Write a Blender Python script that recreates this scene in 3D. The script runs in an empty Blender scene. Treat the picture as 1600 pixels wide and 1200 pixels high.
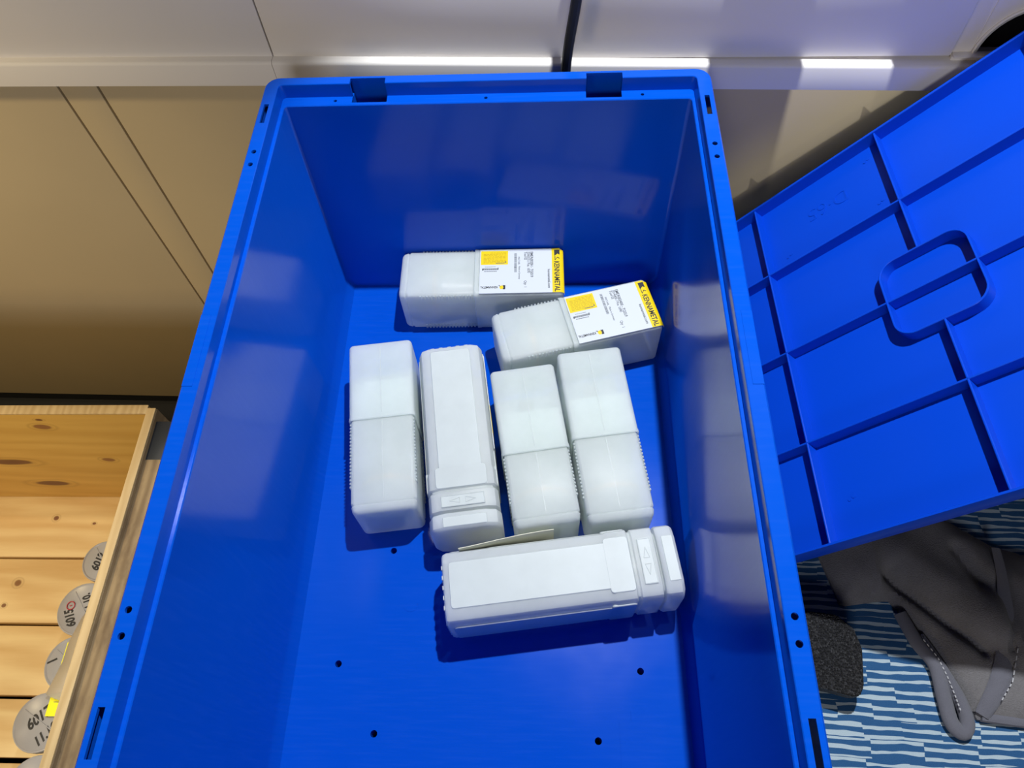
import bpy, bmesh, math, random
from mathutils import Vector, Matrix
random.seed(7)
PI = math.pi
S = bpy.context.scene
C = S.collection
Z0 = 0.53                      # height of the crate's inner floor above the room floor

# ------------------------------------------------------------------ camera, light, exposure
cam = bpy.data.cameras.new('camera'); cam_o = bpy.data.objects.new('camera', cam); C.objects.link(cam_o)
th, ro, ya = 0.52612707, -0.08050155, 0.08862872
cam_o.matrix_world = Matrix.Translation((0.05249805, -0.57546238, 0.7128936 + Z0)) @ (
    Matrix.Rotation(ya, 4, 'Z') @ Matrix.Rotation(th, 4, 'X') @ Matrix.Rotation(ro, 4, 'Z'))
cam.sensor_width = 36; cam.lens = 1154.089 * 36 / 1600; cam.clip_start = 0.01; cam.clip_end = 50
S.camera = cam_o

def lamp(name, kind, loc, energy, color, size=0.1, rot=(0, 0, 0), size_y=None, spot=None, blend=0.3):
    l = bpy.data.lights.new(name, kind); l.energy = energy; l.color = color
    if kind == 'AREA':
        l.shape = 'RECTANGLE' if size_y else 'SQUARE'; l.size = size
        if size_y: l.size_y = size_y
    else: l.shadow_soft_size = size
    if spot: l.spot_size = spot; l.spot_blend = blend
    o = bpy.data.objects.new(name, l); o.location = loc; o.rotation_euler = rot; C.objects.link(o)
    return o
def aim(d): return Vector(d).to_track_quat('-Z', 'Y').to_euler()
lamp('ceiling_spot', 'SPOT', (0.23, 0.0, 1.30 + Z0), 90, (0.93, 0.97, 1.0), 0.013, aim((0.05, -0.36, -1.30)), spot=1.06, blend=0.25)
lamp('warm_ceiling_spot', 'SPOT', (-0.95, 0.03, 2.05), 22, (1.0, 0.82, 0.56), 0.03, aim((0.10, -0.30, -1.9)), spot=0.62, blend=0.5)
lamp('warm_wall_fill', 'SPOT', (-1.25, -1.05, 2.35), 120, (1.0, 0.79, 0.44), 0.12, aim((0.42, 0.95, -2.1)), spot=0.75, blend=0.9)  # added fill to brighten the lower counter panel and pallet boards
lamp('warm_front_fill', 'AREA', (-1.9, -2.2, 1.30), 9, (1.0, 0.79, 0.44), 0.5, aim((1.7, 2.2, -0.4)))  # unseen soft fill, added to lift the counter from the front left
lamp('cool_front_fill', 'AREA', (-0.1, -2.6, 1.95), 18, (0.92, 0.93, 1.0), 0.6, aim((0.15, 2.6, -1.15)))  # cool fill added in front to brighten the counter face, no actual fitting

w = bpy.data.worlds.new('world'); S.world = w; w.use_nodes = True
w.node_tree.nodes['Background'].inputs[0].default_value = (0.95, 0.86, 0.74, 1)
w.node_tree.nodes['Background'].inputs[1].default_value = 0.035
S.view_settings.view_transform = 'Standard'; S.view_settings.look = 'None'
S.view_settings.gamma = 1; S.view_settings.use_curve_mapping = False
S.view_settings.exposure = 0.0

# ------------------------------------------------------------------ materials
class NT:
    def __init__(s, name):
        s.m = bpy.data.materials.new(name); s.m.use_nodes = True; s.t = s.m.node_tree
        s.b = s.t.nodes['Principled BSDF']; s.out = s.t.nodes['Material Output']
    def n(s, typ, **kw):
        nd = s.t.nodes.new(typ)
        for k, v in kw.items():
            if k[0] == '_': nd.inputs[k[1:].replace('_', ' ')].default_value = v
            else: setattr(nd, k, v)
        return nd
    def l(s, a, b): s.t.links.new(a, b)
    def coord(s, scale=(1, 1, 1), rot=(0, 0, 0), loc=(0, 0, 0), out='Object'):
        tc = s.n('ShaderNodeTexCoord'); mp = s.n('ShaderNodeMapping')
        mp.inputs['Scale'].default_value = scale; mp.inputs['Rotation'].default_value = rot
        mp.inputs['Location'].default_value = loc
        s.l(tc.outputs[out], mp.inputs['Vector']); return mp.outputs[0]
    def noise(s, vec, scale, detail=3, rough=0.5):
        nd = s.n('ShaderNodeTexNoise'); nd.inputs['Scale'].default_value = scale
        nd.inputs['Detail'].default_value = detail; nd.inputs['Roughness'].default_value = rough
        s.l(vec, nd.inputs['Vector']); return nd.outputs['Fac']
    def ramp(s, fac, stops):
        r = s.n('ShaderNodeValToRGB'); e = r.color_ramp.elements
        while len(e) < len(stops): e.new(0.5)
        for i, (p, c) in enumerate(stops): e[i].position = p; e[i].color = (*c, 1) if len(c) == 3 else c
        s.l(fac, r.inputs[0]); return r.outputs[0]
    def mth(s, op, a, b=None, c=None):
        nd = s.n('ShaderNodeMath', operation=op)
        for i, x in enumerate((a, b, c)):
            if x is None: continue
            if isinstance(x, (int, float)): nd.inputs[i].default_value = x
            else: s.l(x, nd.inputs[i])
        return nd.outputs[0]
    def mix(s, fac, a, b, blend='MIX'):
        nd = s.n('ShaderNodeMix', data_type='RGBA', blend_type=blend)
        for sock, x in ((nd.inputs[0], fac), (nd.inputs[6], a), (nd.inputs[7], b)):
            if isinstance(x, (int, float)): sock.default_value = x
            elif isinstance(x, tuple): sock.default_value = (*x, 1)
            else: s.l(x, sock)
        return nd.outputs[2]
    def bump(s, h, strength=0.2, dist=0.001):
        nd = s.n('ShaderNodeBump'); nd.inputs['Strength'].default_value = strength; nd.inputs['Distance'].default_value = dist
        s.l(h, nd.inputs['Height']); s.l(nd.outputs[0], s.b.inputs['Normal'])
    def base(s, c): 
        if isinstance(c, tuple): s.b.inputs['Base Color'].default_value = (*c, 1)
        else: s.l(c, s.b.inputs['Base Color'])
    def rough(s, r):
        if isinstance(r, (int, float)): s.b.inputs['Roughness'].default_value = r
        else: s.l(r, s.b.inputs['Roughness'])

def simple(name, col, rough=0.5, spec=0.5, metal=0):
    k = NT(name); k.base(col); k.rough(rough); k.b.inputs['Specular IOR Level'].default_value = spec
    k.b.inputs['Metallic'].default_value = metal
    return k.m

def blue_plastic(name, col, r0, r1, scratch=0.0):
    k = NT(name); v = k.coord()
    n1 = k.noise(v, 9, 3); n2 = k.noise(k.coord(scale=(1, 14, 1)), 22, 3, 0.6)
    rg = k.n('ShaderNodeMapRange'); k.l(n1, rg.inputs[0])
    rg.inputs[1].default_value = 0.3; rg.inputs[2].default_value = 0.7; rg.inputs[3].default_value = r0; rg.inputs[4].default_value = r1
    k.rough(rg.outputs[0])
    if scratch:
        f = k.ramp(n2, [(0.45, (0, 0, 0)), (0.8, (scratch,) * 3)])
        k.base(k.mix(f, col, (0.12, 0.25, 0.85)))
    else: k.base(col)
    k.b.inputs['Specular IOR Level'].default_value = 0.19
    k.bump(k.noise(v, 40, 2), 0.025, 0.001)
    return k.m
BLUE = (0.0008, 0.066, 0.48)
M_crate = blue_plastic('blue_polypropylene', BLUE, 0.09, 0.18, 0.03)
M_lid = blue_plastic('blue_lid_polypropylene', (0.0008, 0.050, 0.50), 0.34, 0.42)

def milky(name, col=(0.80, 0.87, 0.82), tl=0.22, tr=0.27, rough=0.42, sss=0.7):
    k = NT(name); v = k.coord()
    n = k.noise(v, 35, 4, 0.6)
    c = k.mix(k.ramp(n, [(0.35, (0, 0, 0)), (0.75, (1, 1, 1))]), col, tuple(min(1, x * 1.07) for x in col))
    k.base(c); k.rough(rough); k.bump(k.noise(v, 90, 3), 0.08, 0.0008); k.b.inputs['Specular IOR Level'].default_value = 0.3
    k.b.inputs['Subsurface Weight'].default_value = sss; k.b.inputs['Subsurface Radius'].default_value = (1.0, 1.0, 1.0); k.b.inputs['Subsurface Scale'].default_value = 0.022
    t = k.n('ShaderNodeBsdfTranslucent'); k.l(c, t.inputs[0])
    p = k.n('ShaderNodeBsdfTransparent')
    m1 = k.n('ShaderNodeMixShader'); m1.inputs[0].default_value = tl; k.l(k.b.outputs[0], m1.inputs[1]); k.l(t.outputs[0], m1.inputs[2])
    m2 = k.n('ShaderNodeMixShader'); m2.inputs[0].default_value = tr; k.l(m1.outputs[0], m2.inputs[1]); k.l(p.outputs[0], m2.inputs[2])
    k.l(m2.outputs[0], k.out.inputs[0])
    return k.m
M_milk = milky('milky_polyethylene')
M_milk2 = milky('milky_polyethylene_cooler', (0.82, 0.87, 0.84), 0.22, 0.22, 0.45, 0.7)
M_skin = milky('milky_thin_skin', (0.66, 0.70, 0.68), 0.12, 0.25, 0.42, 0.0)
M_disc = milky('cloudy_cap_plastic', (0.50, 0.49, 0.50), 0.3, 0.10, 0.3, 0.0)
M_white = simple('label_paper', (0.57, 0.60, 0.63), 0.45)
M_paper = simple('plain_paper', (0.74, 0.71, 0.68), 0.7)
M_cream = simple('cream_paper', (0.78, 0.74, 0.55), 0.6)
M_yel = simple('yellow_print', (0.74, 0.54, 0.0), 0.42)
M_yel2 = simple('yellow_card', (0.90, 0.86, 0.01), 0.5)
M_ink = simple('black_print', (0.015, 0.015, 0.018), 0.5)
M_grey = simple('grey_print', (0.10, 0.11, 0.12), 0.5)
M_ochre = simple('ochre_print', (0.45, 0.27, 0.0), 0.5)
M_red = simple('red_marker', (0.45, 0.02, 0.03), 0.5)
M_black = simple('black_rubber', (0.008, 0.009, 0.012), 0.55)
M_steel = simple('tool_steel', (0.34, 0.30, 0.30), 0.4, 0.5, 0.3)
M_brass = simple('tool_brass', (0.45, 0.22, 0.09), 0.4, 0.5, 0.2)
M_dark = simple('dark_recess', (0.004, 0.004, 0.006), 0.6)

def laminate(name, col, rough):
    k = NT(name); n = k.noise(k.coord(), 6, 3)
    k.base(k.mix(k.ramp(n, [(0.3, (0, 0, 0)), (0.7, (1, 1, 1))]), col, tuple(x * 0.95 for x in col)))
    k.rough(rough); k.bump(k.noise(k.coord(), 300, 2), 0.03, 0.0005); return k.m
M_cab = laminate('beige_white_laminate', (0.80, 0.76, 0.72), 0.5)
M_cab2 = laminate('beige_lower_laminate', (0.52, 0.42, 0.26), 0.7)

def wood(name, c1, c2, axis='x', knots=(), rough=0.6, sc=1.0, dirt=0.0):
    k = NT(name)
    st = {'x': (0.12, 1, 1), 'y': (1, 0.12, 1), 'z': (1, 1, 0.12)}[axis]
    v = k.coord(scale=st)
    warp = k.noise(v, 5 * sc, 2)
    wv = k.n('ShaderNodeTexWave', wave_type='BANDS', bands_direction={'x': 'Y', 'y': 'X', 'z': 'X'}[axis])
    if axis == 'x': wv.bands_direction = 'DIAGONAL'
    wv.inputs['Scale'].default_value = 15 * sc; wv.inputs['Distortion'].default_value = 9; wv.inputs['Detail'].default_value = 2
    wv.inputs['Detail Scale'].default_value = 1.2; k.l(v, wv.inputs['Vector'])
    f = k.mth('ADD', k.mth('MULTIPLY', wv.outputs['Fac'], 0.32), k.mth('MULTIPLY', k.noise(v, 40 * sc, 4, 0.65), 0.7))
    col = k.ramp(f, [(0.25, c1), (0.9, c2)])
    big = k.noise(k.coord(scale=st), 7, 2)
    col = k.mix(k.ramp(big, [(0.35, (0, 0, 0)), (0.7, (0.5, 0.5, 0.5))]), col, tuple(x * 0.72 for x in c2))
    if dirt:
        d = k.noise(k.coord(scale=tuple(1 if s == 1 else 0.35 for s in st)), 26, 5, 0.7)
        col = k.mix(k.ramp(d, [(0.42, (0, 0, 0)), (0.72, (dirt,) * 3)]), col, (0.09, 0.055, 0.03))
    tc = k.n('ShaderNodeTexCoord'); sp = k.n('ShaderNodeSeparateXYZ'); k.l(tc.outputs['Object'], sp.inputs[0])
    nz = k.noise(tc.outputs['Object'], 18, 2)
    for (ax, u, vv, ru, rv, colk) in knots:          # ax: the two object axes of the face
        a = k.mth('DIVIDE', k.mth('SUBTRACT', sp.outputs[ax[0]], u), ru)
        b = k.mth('DIVIDE', k.mth('SUBTRACT', sp.outputs[ax[1]], vv), rv)
        d = k.mth('SQRT', k.mth('ADD', k.mth('MULTIPLY', a, a), k.mth('MULTIPLY', b, b)))
        d = k.mth('ADD', d, k.mth('MULTIPLY', k.mth('SUBTRACT', nz, 0.5), 0.9))
        core = k.ramp(d, [(0.0, (1, 1, 1)), (0.8, (0.9, 0.9, 0.9)), (1.0, (0, 0, 0))])
        ring = k.ramp(k.mth('MULTIPLY', d, 0.33), [(0.3, (0.45, 0.45, 0.45)), (0.42, (0.05, 0.05, 0.05)), (0.5, (0.35, 0.35, 0.35)), (0.62, (0, 0, 0))])
        col = k.mix(ring, col, tuple(x * 0.55 for x in c2)); col = k.mix(core, col, colk)
    k.base(col); k.rough(rough); k.bump(f, 0.25, 0.0006)
    return k.m
PINE1, PINE2 = (0.92, 0.73, 0.40), (0.66, 0.42, 0.17)
KN = (0.11, 0.028, 0.012)

def carpet():
    k = NT('carpet_blue_strokes'); v = k.coord(rot=(0, 0, 0.05))
    tc = k.n('ShaderNodeMapping'); nv = k.n('ShaderNodeTexNoise'); nv.inputs['Scale'].default_value = 26
    k.l(v, nv.inputs['Vector'])
    sub = k.n('ShaderNodeVectorMath', operation='SUBTRACT'); sub.inputs[1].default_value = (0.5, 0.5, 0.5); k.l(nv.outputs['Color'], sub.inputs[0])
    scl = k.n('ShaderNodeVectorMath', operation='MULTIPLY'); scl.inputs[1].default_value = (0.016, 0.0055, 0); k.l(sub.outputs[0], scl.inputs[0])
    add = k.n('ShaderNodeVectorMath', operation='ADD'); k.l(v, add.inputs[0]); k.l(scl.outputs[0], add.inputs[1])
    br = k.n('ShaderNodeTexBrick'); k.l(add.outputs[0], br.inputs['Vector'])
    br.offset = 0.37; br.offset_frequency = 2; br.squash = 1.35; br.squash_frequency = 3
    br.inputs['Color1'].default_value = (0, 0, 0, 1); br.inputs['Color2'].default_value = (1, 1, 1, 1)
    br.inputs['Scale'].default_value = 1; br.inputs['Mortar Size'].default_value = 0.0
    br.inputs['Brick Width'].default_value = 0.034; br.inputs['Row Height'].default_value = 0.0155
    sp = k.n('ShaderNodeSeparateXYZ'); k.l(add.outputs[0], sp.inputs[0])
    t = k.n('ShaderNodeSeparateColor'); k.l(br.outputs[0], t.inputs[0])
    ph = k.mth('ADD', k.mth('MULTIPLY', sp.outputs[1], 2 * PI / 0.0078), k.mth('MULTIPLY', t.outputs[0], 30))
    sn = k.mth('SINE', ph)
    wid = k.mth('SUBTRACT', sn, k.mth('MULTIPLY', k.mth('SUBTRACT', k.noise(v, 45, 1), 0.36), 2.2))
    f = k.ramp(k.mth('ADD', k.mth('MULTIPLY', wid, 0.5), 0.5), [(0.50, (0, 0, 0)), (0.56, (1, 1, 1))])
    fz = k.noise(v, 1400, 2, 0.8)
    cb = k.mix(fz, (0.010, 0.040, 0.115), (0.040, 0.130, 0.290)); cl = k.mix(fz, (0.27, 0.35, 0.41), (0.45, 0.54, 0.60))
    k.base(k.mix(f, cb, cl)); k.rough(0.95); k.b.inputs['Specular IOR Level'].default_value = 0.1
    k.bump(k.mth('ADD', fz, k.mth('MULTIPLY', f, -0.4)), 0.5, 0.001)
    return k.m
M_carpet = carpet()

def cloth(name, a, b, sc=900, rough=0.95):
    k = NT(name); v = k.coord(scale=(1, 2.2, 1), rot=(0, 0, 0.5)); n = k.noise(v, sc, 2, 0.7); n2 = k.noise(k.coord(), 25, 3)
    k.base(k.mix(k.mth('MULTIPLY', k.mth('ADD', n, n2), 0.5), a, b)); k.rough(rough)
    k.b.inputs['Specular IOR Level'].default_value = 0.1
    k.b.inputs['Sheen Weight'].default_value = 0.15
    k.bump(n, 0.8, 0.0012); return k.m
M_gar = cloth('grey_knit', (0.036, 0.033, 0.030), (0.27, 0.26, 0.275), 700)
M_hem = cloth('grey_hem', (0.09, 0.09, 0.11), (0.20, 0.20, 0.24), 1200)
M_stitch = simple('pale_thread', (0.45, 0.45, 0.47), 0.8)
def foam():
    k = NT('black_foam'); v = k.coord(); vo = k.n('ShaderNodeTexVoronoi'); vo.inputs['Scale'].default_value = 620; k.l(v, vo.inputs['Vector'])
    k.base(k.ramp(vo.outputs['Distance'], [(0.2, (0.004, 0.004, 0.005)), (0.85, (0.030, 0.030, 0.033))])); k.rough(0.5)
    k.bump(vo.outputs['Distance'], 0.9, 0.003); return k.m
M_foam = foam()

# ------------------------------------------------------------------ geometry helpers
def finish(me, smooth=35):
    if smooth:
        for p in me.polygons: p.use_smooth = True
        try: me.set_sharp_from_angle(angle=math.radians(smooth))
        except Exception: pass
def obj(name, bm, mat, parent=None, rel=None, smooth=35):
    if rel is not None:
        bmesh.ops.translate(bm, verts=bm.verts, vec=-Vector(rel))
    bmesh.ops.recalc_face_normals(bm, faces=bm.faces)
    me = bpy.data.meshes.new(name); bm.to_mesh(me); bm.free(); finish(me, smooth)
    me.materials.append(mat)
    o = bpy.data.objects.new(name, me); C.objects.link(o)
    if parent: o.parent = parent
    return o
def thing(name, label, cat, loc=(0, 0, 0), rotz=0, group=None):
    o = bpy.data.objects.new(name, None); C.objects.link(o); o.empty_display_size = 0.05
    o.location = loc; o.rotation_euler = (0, 0, rotz); o['label'] = label; o['category'] = cat
    if group: o['group'] = group
    return o
def tag(o, label, cat, group=None):
    o['label'] = label; o['category'] = cat
    if group: o['group'] = group
    return o
def box(bm, x0, x1, y0, y1, z0, z1, bev=0.0, seg=2):
    r = bmesh.ops.create_cube(bm, size=1)
    vs = r['verts']
    for v in vs:
        v.co = Vector(((x0 + x1) / 2 + v.co.x * (x1 - x0), (y0 + y1) / 2 + v.co.y * (y1 - y0), (z0 + z1) / 2 + v.co.z * (z1 - z0)))
    if bev:
        es = list({e for v in vs for e in v.link_edges})
        bmesh.ops.bevel(bm, geom=es, offset=bev, segments=seg, affect='EDGES', profile=0.5)
def nb(): return bmesh.new()
def rrect(x0, x1, y0, y1, r, n=5):
    pts = []
    for cx, cy, a0 in ((x1 - r, y1 - r, 0), (x0 + r, y1 - r, PI / 2), (x0 + r, y0 + r, PI), (x1 - r, y0 + r, 1.5 * PI)):
        for i in range(n + 1):
            a = a0 + PI / 2 * i / n; pts.append((cx + r * math.cos(a), cy + r * math.sin(a)))
    return pts
def loft(bm, rings, cap0=True, cap1=True):
    R = [[bm.verts.new(p) for p in ring] for ring in rings]
    n = len(R[0])
    for a, b in zip(R, R[1:]):
        for i in range(n):
            j = (i + 1) % n
            bm.faces.new((a[i], a[j], b[j], b[i]))
    if cap0: bm.faces.new(R[0][::-1])
    if cap1: bm.faces.new(R[-1])
def prism(bm, pts, z0, z1):
    loft(bm, [[(x, y, z0) for x, y in pts], [(x, y, z1) for x, y in pts]])
def cyl(bm, cx, cy, z0, z1, r, n=20):
    prism(bm, [(cx + r * math.cos(2 * PI * i / n), cy + r * math.sin(2 * PI * i / n)) for i in range(n)], z0, z1)
def tube(bm, pts, r, n=8, flat=1.0):
    pts = [Vector(p) for p in pts]; rings = []
    for i, p in enumerate(pts):
        t = (pts[min(i + 1, len(pts) - 1)] - pts[max(i - 1, 0)]).normalized()
        a = t.cross(Vector((0, 0, 1)));
        if a.length < 0.2: a = t.cross(Vector((0, 1, 0)))
        a.normalize(); b = a.cross(t).normalized()
        rr = r[i] if isinstance(r, (list, tuple)) else r
        rings.append([p + a * rr * math.cos(2 * PI * k / n) + b * rr * flat * math.sin(2 * PI * k / n) for k in range(n)])
    loft(bm, rings)
def smooth_path(pts, k=5):
    pts = [Vector(p) for p in pts]; out = []
    for i in range(len(pts) - 1):
        p0, p1, p2, p3 = pts[max(i - 1, 0)], pts[i], pts[i + 1], pts[min(i + 2, len(pts) - 1)]
        for j in range(k):
            t = j / k
            out.append(0.5 * ((2 * p1) + (p2 - p0) * t + (2 * p0 - 5 * p1 + 4 * p2 - p3) * t * t + (3 * p1 - p0 - 3 * p2 + p3) * t ** 3))
    return out + [pts[-1]]
def stretch(r, k=5):
    return [r[i] + (r[i + 1] - r[i]) * j / k for i in range(len(r) - 1) for j in range(k)] + [r[-1]]
def boolean_cut(o, cutter_bm):
    me = bpy.data.meshes.new('cut'); bmesh.ops.recalc_face_normals(cutter_bm, faces=cutter_bm.faces); cutter_bm.to_mesh(me); cutter_bm.free()
    c = bpy.data.objects.new('cut', me); C.objects.link(c); c.parent = o.parent
    md = o.modifiers.new('b', 'BOOLEAN'); md.operation = 'DIFFERENCE'; md.object = c; md.solver = 'EXACT'; bpy.context.view_layer.update()
    dg = bpy.context.evaluated_depsgraph_get(); dg.update()
    nm = bpy.data.meshes.new_from_object(o.evaluated_get(dg)); o.modifiers.clear()
    old = o.data; o.data = nm; nm.name = old.name; bpy.data.meshes.remove(old)
    bpy.data.objects.remove(c); bpy.data.meshes.remove(me); finish(nm)
def text(name, s, size, mat, parent, M, bold=0.0, sx=1.0, shear=0.0, depth=0.00008, align='LEFT'):
    cu = bpy.data.curves.new(name, 'FONT'); cu.body = s; cu.size = size; cu.shear = shear; cu.offset = bold
    cu.align_x = align; cu.extrude = depth; cu.resolution_u = 3
    t = bpy.data.objects.new(name, cu); C.objects.link(t)
    dg = bpy.context.evaluated_depsgraph_get(); dg.update()
    me = bpy.data.meshes.new_from_object(t.evaluated_get(dg)); bpy.data.objects.remove(t); bpy.data.curves.remove(cu)
    me.transform(Matrix.Diagonal((sx, 1, 1, 1))); me.transform(M); me.materials.clear(); me.materials.append(mat)
    o = bpy.data.objects.new(name, me); C.objects.link(o); o.parent = parent
    return o
def TM(x, y, z, rz=0.0): return Matrix.Translation((x, y, z)) @ Matrix.Rotation(rz, 4, 'Z')
def dupo(o, parent=None):
    c = o.copy(); C.objects.link(c); c.parent = parent; return c

# ------------------------------------------------------------------ the setting
def structure(o): o['kind'] = 'structure'; return o
bm = nb(); box(bm, -2.6, 3.0, -3.0, 2.2, -0.05, 0.0)
structure(obj('floor', bm, simple('dark_floor', (0.010, 0.011, 0.014), 0.8), smooth=0))
PZ = -0.030                     # top of the carpeted platform, in crate coordinates
bm = nb(); box(bm, -0.235, 1.6, -1.5, 0.074, 0.0, Z0 + PZ - 0.006, 0)
plat = structure(obj('platform', bm, simple('platform_board', (0.05, 0.045, 0.04), 0.7), smooth=0))
bm = nb(); box(bm, -0.235, 1.6, -1.5, 0.074, Z0 + PZ - 0.006, Z0 + PZ, 0)
obj('carpet', bm, M_carpet, plat, smooth=0)

# counter behind the crate (front plane turned by -1.5 degrees)
CT = thing('exhibition_counter', 'long beige and white laminate counter with a bright ledge standing behind the blue crate', 'counter', (0, 0.055, 0), -0.026)
def yc(d): return d
seams = [-2.2, -0.2170, 0.0790, 0.4385, 1.7]
UZ0, UZ1 = Z0 + 0.243, Z0 + 0.372
for i, (a, b) in enumerate(zip(seams, seams[1:])):
    bm = nb(); dy = 0.010 + (0.004 if i == 3 else 0)
    box(bm, a + 0.0006, b - 0.0006, dy, dy + 0.02, UZ0 + (0.002 if i < 3 else 0.0), UZ1, 0.0008)
    p = obj('upper_panel', bm, M_cab, CT)
    if i == 3:
        cb = nb(); r = 0.043
        prism(cb, [(0.505 + r * math.cos(t * PI / 24), 0.248 + Z0 + r * math.sin(t * PI / 24)) for t in range(48)], -0.05, 0.0)
        for v in cb.verts: v.co = Vector((v.co.x, -v.co.z - 0.01, v.co.y))
        boolean_cut(p, cb)
        g = nb(); n = 40
        loft(g, [[(0.505 + rr * math.cos(2 * PI * t / n), yy, 0.248 + Z0 + rr * math.sin(2 * PI * t / n)) for t in range(n)]
                 for rr, yy in ((0.0425, 0.030), (0.0475, 0.0125), (0.0465, 0.0108), (0.0425, 0.013), (0.0415, 0.030))], False, False)
        obj('port_ring', g, M_cab, CT)
        g = nb(); cyl(g, 0, 0, 0, 0.002, 0.046, 32)
        for v in g.verts: v.co = Vector((0.505 + v.co.x, 0.034 + v.co.z, 0.248 + Z0 + v.co.y))
        obj('cable_port', g, M_dark, CT)
        g = nb(); box(g, 0.4405, 0.50, 0.006, 0.0145, Z0 + 0.2452, Z0 + 0.2468, 0.0003); box(g, 0.4405, 0.50, 0.010, 0.0145, Z0 + 0.232, Z0 + 0.245, 0.0003)
        box(g, 0.4570, 0.4574, 0.0132, 0.0145, Z0 + 0.247, UZ1 - 0.001)
        obj('corner_trim', g, M_cab, CT)
# lip with rounded upper edge, in two lengths with the seam between
for a, b in ((-2.2, -0.2172), (-0.2168, 1.7)):
    bm = nb(); z1 = Z0 + 0.2445; z0 = Z0 + 0.2175
    prof = [(0.030, z0), (0.0, z0), (0.0, z1 - 0.0032), (0.0010, z1 - 0.0010), (0.0032, z1), (0.030, z1)]
    if a < -1:
        prof = [(y, z + 0.0055) for y, z in prof]
        ringA = [(a, y, z + 0.003) for y, z in prof]; ringB = [(b, y, z) for y, z in prof]
    else:
        ringA = [(a, y, z + 0.0055) for y, z in prof]; ringB = [(b, y, z - 0.022) for y, z in prof]
    loft(bm, [ringA, ringB]); obj('ledge', bm, M_cab, CT, smooth=60)
ls = [-2.2, -0.4745, -0.4300, 1.7]
for a, b in zip(ls, ls[1:]):
    bm = nb(); box(bm, a + 0.0012, b - 0.0012, 0.027, 0.045, 0.035, Z0 + 0.225, 0.0010)
    obj('lower_panel', bm, M_cab2, CT)
bm = nb(); box(bm, -2.2, 1.7, 0.044, 0.05, 0.035, Z0 + 0.21); box(bm, -2.2, 1.7, 0.031, 0.05, UZ0 - 0.05, UZ1 - 0.01)
obj('backing', bm, M_dark, CT, smooth=0)
bm = nb(); box(bm, -2.2, 1.7, 0.035, 0.05, 0.0, 0.036); obj('plinth', bm, M_black, CT, smooth=0)
bm = nb(); box(bm, -2.2, 1.7, 0.013, 0.50, UZ1, UZ1 + 0.025, 0.002); obj('worktop', bm, M_cab, CT)
bm = nb(); box(bm, -2.2, 1.7, 0.46, 0.48, 0.0, UZ1); obj('rear_panel', bm, M_cab2, CT, smooth=0)
# unseen stacks added on the worktop to shade the ledge and lid below
for x0, x1, yf, lb in ((0.214, 0.290, 0.014, 'short added stack of ledge-shading leaflets jutting over the counter edge above the crate corner'), (0.362, 0.52, 0.026, 'wider added stack of ledge-shading leaflets jutting over the counter edge above the lid')):
    LS = thing('shade_stack', lb, 'blockers', ((x0 + x1) / 2, 0.09, UZ1 + 0.0252), 0, 'leaflets on the worktop')
    bm = nb(); box(bm, x0, x1, yf, 0.20, UZ1 + 0.0252, UZ1 + 0.037, 0.0005, 1); obj('blockers', bm, M_paper, LS, rel=LS.location)
# black cable hanging down the counter front
bm = nb()
pts = [(0.11, 0.50, 0.4025), (0.10, 0.20, 0.4025), (0.092, 0.075, 0.4030), (0.089, 0.052, 0.398), (0.0870, 0.046, 0.380), (0.0850, 0.044, 0.355), (0.0835, 0.043, 0.335), (0.0800, 0.0425, 0.305), (0.0760, 0.042, 0.275), (0.0735, 0.042, 0.245), (0.0715, 0.041, 0.20), (0.07, 0.036, 0.05), (0.07, 0.030, PZ + 0.004)]
tube(bm, smooth_path([(x, y, z + Z0) for x, y, z in pts], 4), 0.0049, 10)
tag(obj('cable', bm, M_black), 'thick black cable hanging down the white counter behind the crate', 'cable')

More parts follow.
